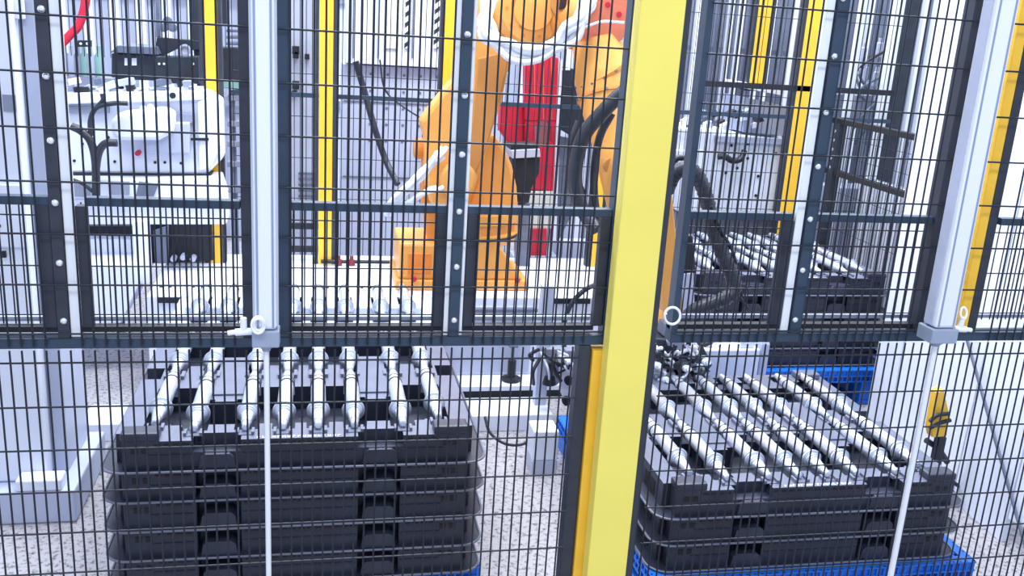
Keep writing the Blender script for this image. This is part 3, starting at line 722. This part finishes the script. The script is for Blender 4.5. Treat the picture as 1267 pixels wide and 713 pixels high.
# dark cabinets behind
t = thing('control_box', 'dark lidded control box with two white stickers, upper left', 'box', (at(170, 100, 3.2).x, 3.2, 1.3))
def tp(o_, pts, Y, th, name, m, bev=.004): return lp(outl(pts, Y, th), name, m, o_, bev)
tp(t, [(138,66),(196,68),(196,100),(138,98)], 3.15, .25, 'box_body', M['darkbox'])
tp(t, [(136,65),(146,56),(192,58),(196,68)], 3.12, .3, 'box_lid', M['mid'])
tp(t, [(154,72),(160,72),(160,81),(154,81)], 3.145, .004, 'sticker', M['white'], 0)
tp(t, [(163,72),(169,72),(169,81),(163,81)], 3.145, .004, 'sticker', M['white'], 0)
t = thing('control_box', 'plain dark steel box right of the lidded control box', 'box', (at(220, 100, 3.1).x, 3.1, 1.3))
tp(t, [(192,70),(245,70),(246,104),(192,103)], 3.08, .12, 'box_body', M['darkbox'])
for px in (197, 203, 239): lp(MB().lathe(at(px, 79, 3.078), (0,-1,0), [(0,.006),(.003,.006)], 8), 'rivet', M['white'], t)
t = thing('monitor_bracket', 'dark metal bracket with a round port above the control boxes', 'bracket', (at(220, 50, 3.3).x, 3.3, 1.5))
tp(t, [(191,68),(194,46),(246,50),(250,62),(232,62),(224,58),(200,70)], 3.22, .06, 'bracket_plate', M['darkbox'])
tp(t, [(236,-4),(252,-4),(254,108),(244,108),(238,50)], 3.24, .06, 'bracket_post', M['darkbox'])
tp(t, [(192,-4),(196,-4),(198,46),(193,46)], 3.24, .06, 'bracket_post', M['mid'])
lp(MB().lathe(at(229, 62, 3.2), (0,-1,0), [(0,.03),(.015,.03),(.016,.02),(.006,.02)], 18), 'round_port', M['white2'], t)
for px, py in ((203, 34), (214, 34), (208, 26)): lp(MB().lathe(at(px, py, 3.22), (0,-1,0), [(0,.022),(.03,.022),(.032,.012)], 12), 'fitting', M['mid'], t)
t = thing('pipe_rack', 'dark blue cabinet seen right of the leftmost background yellow post', 'cabinet', (at(285, 80, 3.2).x, 3.2, 1.3))
tp(t, [(272,58),(300,60),(300,112),(272,108)], 3.2, .15, 'cabinet_body', M['darkbox'])
tp(t, [(272,100),(300,102),(300,110),(272,108)], 3.18, .02, 'green_strip', M['green'], 0)
tp(t, [(274,-4),(280,-4),(281,30),(275,30)], 3.2, .1, 'pipe', M['darkbox'])
for py in (36, 44, 52): tp(t, [(280,py),(298,py),(298,py+4),(280,py+4)], 3.21, .08, 'pipe', M['mid'])
for py in (118, 150, 175, 200, 232): tp(t, [(281,py),(299,py),(299,py+7),(281,py+7)], 3.2, .05, 'shelf', M['grey'])
tp(t, [(284,112),(290,112),(296,330),(290,330)], 3.22, .04, 'upright', M['mid'])
# red tape
t = thing('red_cable', 'red hose hanging down in the upper left corner', 'hose', at(95, 30, 2.9))
lp(MB().tube(spline([at(107, -8, 2.9), at(104, 12, 2.9), at(97, 32, 2.9), at(86, 44, 2.9), at(75, 56, 2.9)], 6), [.02]*24+[.016], 8), 'hose_body', M['red'], t)
lp(outl([(96,50),(112,50),(112,58),(96,58)], 2.88, .03), 'clip', M['black'], t)
for px in (100, 108): lp(MB().lathe(at(px, 54, 2.878), (0,-1,0), [(0,.006),(.004,.006)], 8), 'clip_screw', M['white'], t)
# small bottles / parts behind
q = at(78, 96, 3.0); q2 = at(134, 96, 3.0); t = thing('back_shelf', 'narrow steel shelf behind the clamps, carrying bottle-like parts', 'shelf', (q.x, 3.0, 0))
lp(wbox(q.x-.04, q2.x+.03, 2.96, 3.04, q.z-.03, q2.z-.001), 'shelf_board', M['grey'], t)
for xx in (q.x, q2.x): lp(wbox(xx-.015, xx+.015, 2.985, 3.015, 0, q.z-.031), 'shelf_leg', M['grey'], t)
for i, (px, m_) in enumerate(((82, 'mid'), (90, 'white2'), (98, 'grey'), (106, 'green'), (114, 'white2'), (124, 'green'))):
    b_ = MB().lathe(at(px, 96, 3.0), (0,0,1), [(0,.022),(.10,.022),(.12,.010),(.15,.010)], 12).build('bottle', M[m_])
    tag(b_, 'small %s bottle-like part, %s from the left in the row behind the clamps' % ({'mid':'dark grey','white2':'white','grey':'grey','green':'green'}[m_], ORD[i]), 'bottle', 'bottle-like parts behind the clamps')

# ------- white column at the far left
t = thing('machine_column', 'tall white machine column with flared foot at the left edge', 'column', (-.95, 1.2, 0))
wbox(-.16, .06, -.10, .25, .12, 2.6).build('column_front', M['white'], t, .01)
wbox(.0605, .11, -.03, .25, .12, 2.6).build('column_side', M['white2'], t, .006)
wbox(-.16, .16, -.17, .30, 0, .119).build('column_foot', M['white2'], t, .008)
wbox(-.02, .12, -.171, -.10, .1195, .16).build('foot_gusset', M['white'], t, .006)
wbox(-.155, .055, -.112, -.1005, .93, 1.13).build('cover_plate', M['white'], t, .004)
for xx in (-.12, -.02): MB().lathe((xx, -.112, 1.0), (0,-1,0), [(0,.008),(.004,.008),(.006,.004)], 10).build('screw', M['black'], t)
for xx in (-.10, -.01): MB().tube([(xx, -.113, .90), (xx, -.113, .92)], .007, 8).build('hinge', M['black'], t)
wbox(.02, .056, -.105, -.1005, 1.35, 1.40).build('switch', M['grey'], t)
wbox(.056, .085, -.06, -.04, 1.62, 1.68).build('sensor', M['white'], t, .003)

# ------- cabinets behind the robot
t = thing('wall_cabinet', 'white cabinet with black striped strips, high behind the robot', 'cabinet', (.4, 3.9, 1.43))
def tb(mb, name, m, bev=.003): return lp(mb, name, m, t, bev)
q0, q1 = at(428, 78, 3.8), at(550, 80, 3.8)
tb(wbox(q0.x, q1.x, 3.8, 4.2, q0.z, 2.6), 'cabinet_body', M['white'])
for px in (503, 539):
    a = at(px, 60, 3.79); tb(wbox(a.x-.012, a.x+.016, 3.785, 3.799, a.z, 2.55), 'striped_strip', M['hazard'], 0)
a = at(486, 60, 3.79)
tb(wbox(a.x-.05, a.x+.03, 3.785, 3.799, a.z, 2.55), 'slot_panel', M['cream'], 0)
for px in (437, 468, 510): a = at(px, 72, 3.79); tb(wbox(a.x-.004, a.x+.004, 3.787, 3.799, a.z, 2.55), 'seam', M['mid'], 0)
t = thing('perforated_cabinet', 'grey perforated machine cabinet low behind the robot', 'cabinet', (.4, 3.9, 0))
tb(wbox(q0.x-.02, q1.x+.1, 3.86, 4.3, 0, q0.z-.01), 'cabinet_body', M['white2'])
for iy in range(5):
    for ix in range(9):
        tb(MB().lathe((q0.x+.15+.1*ix, 3.859, .95+.1*iy), (0,-1,0), [(0,.009),(.003,.009)], 6), 'hole', M['mid'], 0)
for z in (1.18, .72): tb(wbox(q0.x-.01, q1.x+.09, 3.852, 3.859, z, z+.008), 'seam', M['mid'], 0)
CABS = []
CABS.append(MB().tube(spline([at(440, 76, 3.4), at(450, 110, 3.4), at(464, 160, 3.35), at(478, 200, 3.3), at(492, 228, 3.2)], 7), .018, 10))
CABS.append(MB().tube(spline([at(470, 74, 3.5), at(476, 110, 3.5), at(496, 130, 3.5), at(530, 152, 3.4)], 7), .005, 6))
for c_ in CABS: lp(c_, 'hanging_cable', M['rubber'], t)
t = thing('louvre_panel', 'panel with small dark louvres left of the second background yellow post', 'panel', (at(378, 200, 3.3).x, 3.3, 0))
a0, a1 = at(362, 100, 3.3), at(392, 320, 3.3)
tb(wbox(a0.x-.02, a1.x, 3.30, 3.36, 0, 2.2), 'panel_body', M['white2'])
for k in range(5): z = at(378, 216+k*7, 3.3).z; tb(wbox(a0.x+.03, a1.x-.01, 3.29, 3.2995, z, z+.012), 'louvre', M['mid'], 0)
for (px, py, s) in ((366, 62, .03), (366, 68, .025), (380, 70, .02), (366, 105, .03), (364, 116, .022)):
    q = at(px, py, 3.28); tb(wbox(q.x-s*.6, q.x+s*.6, 3.25, 3.299, q.z-s*.7, q.z+s*.7), 'switch', M['black'], .002)
for z in (.62, .50): 
    tag(wbox(-.30, .0, 2.81, 2.83, z, z+.03).build('guard_bar', M['black']), 'short black bar low behind the second yellow post, %s one' % ('upper' if z > .6 else 'lower'), 'bar')
# bits on the bed behind, dark red valves
t = thing('valve_set', 'small dark red valve pair on the machine bed left of the robot', 'valve', (.13, 2.74, .45))
for dx in (-.03, .035): MB().lathe((dx, 0, 0), (0,0,1), [(0,.018),(.03,.018),(.032,.010),(.05,.010)], 10).build('valve_body', M['maroon'], t)
MB().tube([(-.12, 0, .02), (.30, 0, .02)], .010, 8).build('pipe', M['black'], t)

t = thing('electrical_cabinet', 'grey-blue cabinet at the back wall behind the robot arm', 'cabinet', (1.0, 4.75, 0))
wbox(-.30, .30, -.15, .15, 0, 1.36).build('cabinet_body', M['grey'], t, .006)
wbox(-.27, -.01, -.162, -.151, .08, 1.30).build('door', M['white2'], t, .003)
wbox(.01, .27, -.162, -.151, .08, 1.30).build('door', M['white2'], t, .003)
# ------- red machine column with hole, black guard
t = thing('red_column', 'tall red and white machine column with an oval hole, behind the robot', 'column', (1.16, 3.05, .45))
def tq(pts, Y, th, name, m, bev=.003): return lp(outl(pts, Y, th), name, m, t, bev)
top = [(650,76),(672,66),(690,68),(692,120),(690,150)]
red_o = [(650,74),(674,66),(692,72),(690,160),(688,236),(666,234),(650,234),(650,150)]
tq([(650,74),(674,66),(692,72),(691,150),(650,150)], 3.02, .08, 'red_plate', M['red'], .006)
tq([(650,150.2),(662,150.2),(662,182),(650,182)], 3.02, .08, 'red_plate', M['red'], 0)
tq([(683,150.2),(691,150.2),(690,182),(683,182)], 3.02, .08, 'red_plate', M['red'], 0)
tq([(650,182.2),(690,182.2),(688,236),(650,234)], 3.02, .08, 'red_plate', M['red'], 0)
tq([(662,150.2),(666,150.2),(662,156)], 3.02, .08, 'hole_edge', M['red'], 0); tq([(683,150.2),(679,150.2),(683,156)], 3.02, .08, 'hole_edge', M['red'], 0)
tq([(662,182),(666,182),(662,176)], 3.02, .08, 'hole_edge', M['red'], 0); tq([(683,182),(679,182),(683,176)], 3.02, .08, 'hole_edge', M['red'], 0)
tq([(656,148),(690,148),(690,186),(656,186)], 3.13, .02, 'inner_panel', M['teal'], 0)
for px in (661, 672, 682): tq([(px,72),(px+1,72),(px+1,148),(px,148)], 3.017, .003, 'seam', M['salmon'], 0)
tq([(640,236.5),(688,236.5),(684,283),(641,283)], 3.02, .1, 'cream_panel', M['cream'])
tq([(641,283.5),(677,283.5),(676,317),(641,317)], 3.00, .12, 'red_foot', M['red'])
tq([(636,317.5),(690,317.5),(690,336),(636,336)], 2.98, .14, 'foot_plinth', M['white2'])
tq([(620,128),(648,128),(648,180),(632,182),(618,160)], 3.06, .08, 'side_arm', M['red'], .01)
tq([(692,72),(696,74),(688,300),(683,300)], 3.0, .08, 'white_edge', M['white'], 0)
t = thing('dark_guard', 'black guard plate right of the red column', 'guard', (1.32, 3.1, .45))
tq([(695,82),(716,86),(724,100),(732,130),(724,164),(706,168),(693,160)], 3.06, .05, 'guard_plate', M['darkbox'], .008)
tq([(696,84),(706,84),(706,87),(696,87)], 3.055, .004, 'sticker', M['white'], 0)
tq([(690,168),(712,172),(716,250),(690,300)], 3.10, .05, 'guard_lower', M['mid'])
tq([(688,300),(745,300),(745,336),(688,336)], 3.08, .1, 'guard_plinth', M['white2'])
t = thing('motor_drum', 'black motor housing with white lid between robot and red column', 'motor', (1.02, 2.78, .9))
tq([(634,196),(669,194),(668,214),(658,234),(655,252),(640,252),(636,225)], 2.72, .11, 'motor_body', M['black'], .012)
tq([(632,186),(668,184),(669,194.5),(634,196.5)], 2.70, .15, 'motor_lid', M['white2'], .004)
tq([(632,180),(664,178),(668,184),(632,186)], 2.71, .13, 'motor_collar', M['black'], .003)
tq([(640,252.5),(656,252.5),(656,336),(640,336)], 2.76, .08, 'motor_leg', M['mid'], .003)

# ================================================================== right background
mr = thing('press_machine', 'white machine with vented top, behind the gate right of the thick post', 'machine', (2.3, 3.2, 0))
t = mr
tq([(838,158),(985,176),(985,268),(838,262)], 3.0, .5, 'housing', M['white'], .01)
tq([(838,186),(872,186),(872,262),(838,262)], 2.96, .04, 'side_cover', M['white'], .006)
tq([(886,168),(980,172),(980,180),(886,176)], 2.97, .03, 'ledge', M['white2'])
tq([(838,262.5),(985,268.5),(985,330),(838,330)], 3.1, .4, 'base', M['grey'])
tq([(838,330.5),(985,330.5),(985,420),(838,420)], 3.1, .4, 'plinth', M['white2'])
tq([(920,120),(975,132),(975,168),(920,164)], 3.1, .3, 'vent_block', M['grey'])
tq([(924,102),(966,112),(966,118),(924,110)], 3.08, .35, 'vent_cover', M['white'])
for px, py in ((898,214),(912,208),(925,196),(938,218),(925,178),(960,190),(905,180),(935,242)):
    lp(MB().lathe(at(px, py, 2.998), (0,-1,0), [(0,.009),(.003,.009)], 8), 'screw', M['black'], t)
lp(MB().tube(spline([at(888,194,2.96), at(897,194,2.94), at(906,199,2.94), at(916,197,2.94), at(921,187,2.96)], 6), .017, 10), 'grab_handle', M['black'], t)
for k in range(14):
    px = 846+k*7; py = rnd.uniform(138, 158); 
    lp(outl([(px, py), (px+rnd.uniform(5,10), py-4), (px+9, py+4), (px+1, py+6)], rnd.uniform(2.96, 3.1), .06), 'clamp_arm', M[rnd.choice(('white', 'white2', 'grey', 'black'))], t, .002)
# perforated light panels (behind), aluminium extrusions and guard panels
t = thing('back_enclosure', 'white slatted enclosure behind the right gate', 'enclosure', (2.9, 3.6, 0))
for k in range(26):
    px = 846+k*13.2
    q = at(px, 60, 3.75)
    wbox(-.013, .013, -.02, .02, 0, 2.6).build('slat', M['white'] if k % 3 else M['mid'], t, .002).location = (q.x-2.9, q.y-3.6, 0)
for z in (1.05, 1.60): lp(wbox(1.9, 4.9, 3.775, 3.80, z, z+.03), 'crossbar', M['mid'], t)
lp(wbox(1.9, 4.9, 3.95, 3.97, 0, 2.6), 'rear_sheet', M['grey'], t)
for i, (px, py) in enumerate(((1122, 60), )):
    q = at(px, py, 2.95); tt = thing('dark_upright', 'thick black upright behind the right gate', 'post', (q.x, 3.0, 0))
    wbox(-.045, .045, -.04, .04, 0, 2.5).build('upright_body', M['darkbox'], tt, .003)
    wbox(-.075, -.046, -.04, .04, 0, 2.5).build('upright_edge', M['alu'], tt, .003)
for px, lab in ((1062, 'slim aluminium extrusion left of the thick black upright'), (1034, 'slim aluminium extrusion next to the right gate stile')):
    q = at(px, 80, 2.95)
    tag(wbox(-.02, .02, -.02, .02, 0, 2.5).build('aluminium_upright', M['alu'], None, .003, (q.x, 3.0, 0)), lab, 'post')
# equipment between the uprights
t = thing('pipe_cluster', 'cluster of grey valves and pipes between the right uprights', 'valves', (at(1085, 100, 3.2).x, 3.2, 0))
lp(outl([(1060,118),(1082,118),(1078,150),(1056,148)], 3.2, .2), 'valve_block', M['grey'], t, .004)
lp(outl([(1084,125),(1100,118),(1098,190),(1082,190)], 3.3, .1), 'dark_panel', M['mid'], t, .004)
lp(outl([(1030,118),(1044,116),(1042,158),(1028,158)], 3.2, .1), 'dark_panel', M['mid'], t, .004)
for px, py in ((1068, 66), (1088, 60), (1070, 90), (1084, 96)): lp(MB().lathe(at(px, py, 3.2), (0,0,1), [(-.05,.02),(.03,.02),(.035,.012),(.06,.012)], 10), 'valve', M['white2'], t)
for k in range(10):
    a = (rnd.uniform(1055, 1100), rnd.uniform(60, 150)); b2 = (rnd.uniform(1055, 1100), a[1]+rnd.uniform(10, 50))
    lp(MB().tube(spline([at(*a, 3.15), at((a[0]+b2[0])/2+rnd.uniform(-12, 12), (a[1]+b2[1])/2, 3.1), at(*b2, 3.15)], 5), .008, 7), 'pipe', M[rnd.choice(('mid', 'black', 'grey'))], t)
q = at(1075, 118, 3.3); lp(wbox(q.x-.22, q.x+.10, 3.2, 3.4, 0, .85), 'pipe_stand', M['white2'], t, .004)
for k in range(5):
    q = at(1068+k*6, 240, 3.15); lp(wbox(q.x-.006, q.x+.006, 3.14, 3.19, .4, .85), 'fin', M['mid'], t)
# side guard with its two dark bars running towards the viewer
sg = thing('side_guard', 'black bar guard with perforated uprights running back on the right', 'fence', (2.82, 2.4, 0))
for z in (1.285, 1.005): lp(wbox(2.80, 2.84, 1.86, 2.90, z-.015, z+.015), 'guard_bar', M['black'], sg, .002)
for y in (1.97, 2.80): 
    lp(wbox(2.795, 2.845, y-.03, y+.03, 0, 1.271), 'perforated_upright', M['darkbox'], sg, .002)
    for k in range(5): lp(MB().lathe((2.794, y, 1.03+.05*k), (-1,0,0), [(0,.008),(.002,.008)], 8), 'hole', M['white2'], sg)
mb = MB(); y = 2.01
while y < 2.77: mb.tube([(2.82, y, .05), (2.82, y, 1.27)], .002, 4, cap=False); y += .026
for z in (.3, .5, .7, .9, 1.1, 1.2): mb.tube([(2.82, 2.0, z), (2.82, 2.77, z)], .0016, 4, cap=False)
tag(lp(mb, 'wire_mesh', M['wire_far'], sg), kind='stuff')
# slatted white side wall past the far stack
sw = thing('slatted_side_wall', 'white vertical slats beyond the far tray stack', 'fence', (3.05, 2.5, 0))
k = 0; y = 1.55; s0 = None
while y < 2.9:
    if s0 is None: s0 = wbox(-.015, .015, -.016, .016, 0, .97).build('slat', M['white'], sw, .002)
    else: s0 = s0.copy(); col.objects.link(s0)
    s0.location = (0, y-2.5, 0); y += .062; k += 1
lp(wbox(3.075, 3.09, 1.5, 2.92, 0, .97), 'backing_sheet', M['grey'], sw)
tt = thing('warning_sign', 'tiny yellow warning triangle on the white slats', 'sign', at(1109, 310, 2.6))
p0 = Vector((3.03, 2.22, .70))
q = at(1109, 310, 2.45)
lp(MB().prism([(3.028, 2.20, q.z-.025), (3.028, 2.26, q.z-.025), (3.028, 2.23, q.z+.03)], (.004,0,0)), 'sign_plate', M['yellow'], tt)
# ------- white column and inclined panels on the right
qc = at(1132, 440, 1.55)
cx = qc.x
t = thing('white_column', 'white square column with grey side, right of the right stack', 'column', (cx, 1.55, 0))
wbox(.062, .20, 0, .18, 0, 2.5).build('column_front', M['white'], t, .004)
wbox(-.07, -.001, .0, .18, 0, 2.5).build('column_edge', M['white'], t, .003)
wbox(.0, .0615, .01, .18, 0, 2.5).build('column_side', M['grey'], t, .004)
wp = thing('white_panel', 'large white sheet panels at the right edge of the photo', 'panel', (2.55, 1.0, 0))
lp(MB().prism([(2.86,1.56,0),(2.86,1.60,2.4),(3.2,1.60,2.4),(3.2,1.56,0)], (0,.03,0)), 'end_sheet', M['white'], wp)
A = [(2.50, 1.50), (2.44, .95), (2.40, .40), (2.42, -.35)]
segs = [(2.49,1.46, 2.445,.93, 0, 0), (2.443,.92, 2.42,.61, 0, 0), (2.42,.60, 2.40,.20, .10, .16), (2.399,.19, 2.40,.05, .16, .18)]
for x0, y0, x1, y1, z0, z1 in segs:
    lp(MB().prism([(x0,y0,z0),(x1,y1,z1),(x1+.06,y1,2.4),(x0+.06,y0,2.4)], (.03,0,0)), 'sheet', M['white'], wp, .002)
ln = MB().beam((2.436, 1.10, .75), (2.389, .42, .02), .008, .010)
lp(ln, 'diagonal_seam', M['mid'], wp)
t = thing('yellow_bracket', 'small yellow bracket strapped with black cable beside the white column', 'bracket', (at(1165, 510, .86).x, .86, 0))
lp(outl([(1160,486),(1168,482),(1174,508),(1172,540),(1154,542),(1152,530)], .86, .04), 'bracket_body', M['yellow_deep'], t, .004)
for pts in ([(1150,522),(1160,514),(1174,512)], [(1150,530),(1162,524),(1176,520)]):
    lp(MB().tube(spline([at(a, b, .84) for a, b in pts], 5), .008, 8), 'strap', M['black'], t)
q = at(1164, 540, .88); lp(wbox(q.x-.015, q.x+.015, .865, .895, 0, q.z), 'bracket_leg', M['black'], t)
for i, (pts, r) in enumerate((([(1146,545),(1160,555),(1172,572)], .012), ([(1168,600),(1180,612),(1188,630),(1194,652)], .010), ([(1172,592),(1188,604),(1196,622),(1190,640)], .008))):
    tag(MB().tube(spline([at(a, b, .9) for a, b in pts], 6), r, 8).build('floor_hose', M['rubber']), ('short black hose above the right corner of the top tray', 'thicker black hose bulging beside the lower right trays', 'thin black hose looping outermost beside the right trays')[i], 'hose')
# black rod leaning by the far pallet
t = thing('black_rod', 'black rod sticking out right of the far pallet', 'rod', at(1092, 445, 1.9))
lp(MB().tube([at(1070, 428, 2.0), at(1100, 448, 1.9)], .014, 10), 'rod_body', M['black'], t)
lp(MB().tube([at(1099, 447, 1.9), at(1113, 457, 1.86)], .020, 10), 'rod_grip', M['black'], t)
# white plinth behind right stack
t = thing('machine_plinth', 'white machine plinth just behind the right top tray', 'plinth', (1.75, 1.72, 0))
wbox(-.42, .16, -.10, .08, .0, .38).build('plinth_body', M['white'], t, .006)
wbox(.161, .21, -.10, .06, .0, .42).build('plinth_corner', M['white2'], t, .02)
MB().lathe((-.20, -.02, .38), (0,0,1), [(0,.04),(.012,.04),(.016,.022),(.09,.022)], 14).build('foot_stud', M['black'], t)
MB().tube(spline([(-.12,-.05,.385), (-.06,-.06,.40), (-.01,-.05,.45), (0,-.03,.52)], 6), .010, 8).build('cable', M['black'], t)
wbox(.07, .14, -.08, -.02, .3805, .44).build('white_cap', M['white'], t, .004)
# floor gratings under right: bottom-right dark recess

# ------- sub-parts: hang small pieces on the part they belong to
SUB = {'flange_rim': 'flange', 'slot': 'tray_body', 'rib': 'tray_body', 'shaft_cradle': 'deck', 'moulded_mark': 'deck', 'spacer_pad': 'deck', 'groove_ring': 'shaft_body',
       'drum_screw': 'elbow_drum', 'drum_cap': 'elbow_drum', 'ring_bolt': 'flange_ring', 'plate_hole': 'motor_plate', 'hoist_eye': 'foot_plate', 'access_cover': 'junction_box',
       'groove': 'barrel', 'edge_rib': 'barrel', 'rod_gland': 'end_cap', 'elbow_fitting': 'end_cap', 'arm_shaded_face': 'lower_arm', 'shoulder_cap': 'lower_arm', 'forearm_port': 'forearm',
       'bolt': 'stile', 'hose_corrugation': 'hose', 'louvre': 'panel_body', 'screw': 'housing', 'screw_hole': 'bed_body', 'recess': 'bed_body', 'rivet': 'box_body', 'sticker': 'box_body', 'hole': 'perforated_upright'}
for root in [o for o in list(sc.objects) if o.parent is None and o.children]:
    kids = list(root.children); first = {}
    for k in kids: first.setdefault(k.name.split('.')[0], k)
    for k in kids:
        tgt = first.get(SUB.get(k.name.split('.')[0], ''))
        if tgt and not (root.name.startswith('positioner') and k.name.startswith('recess')):
            if k.name.startswith('bolt'):
                st = [c for c in kids if c.name.startswith('stile')]
                def cx_(c): return sum(v.co.x for v in c.data.vertices)/len(c.data.vertices) + c.location.x
                tgt = min(st, key=lambda c: abs(cx_(c)-k.location.x))
            k.parent = tgt; k.location = k.location - tgt.location
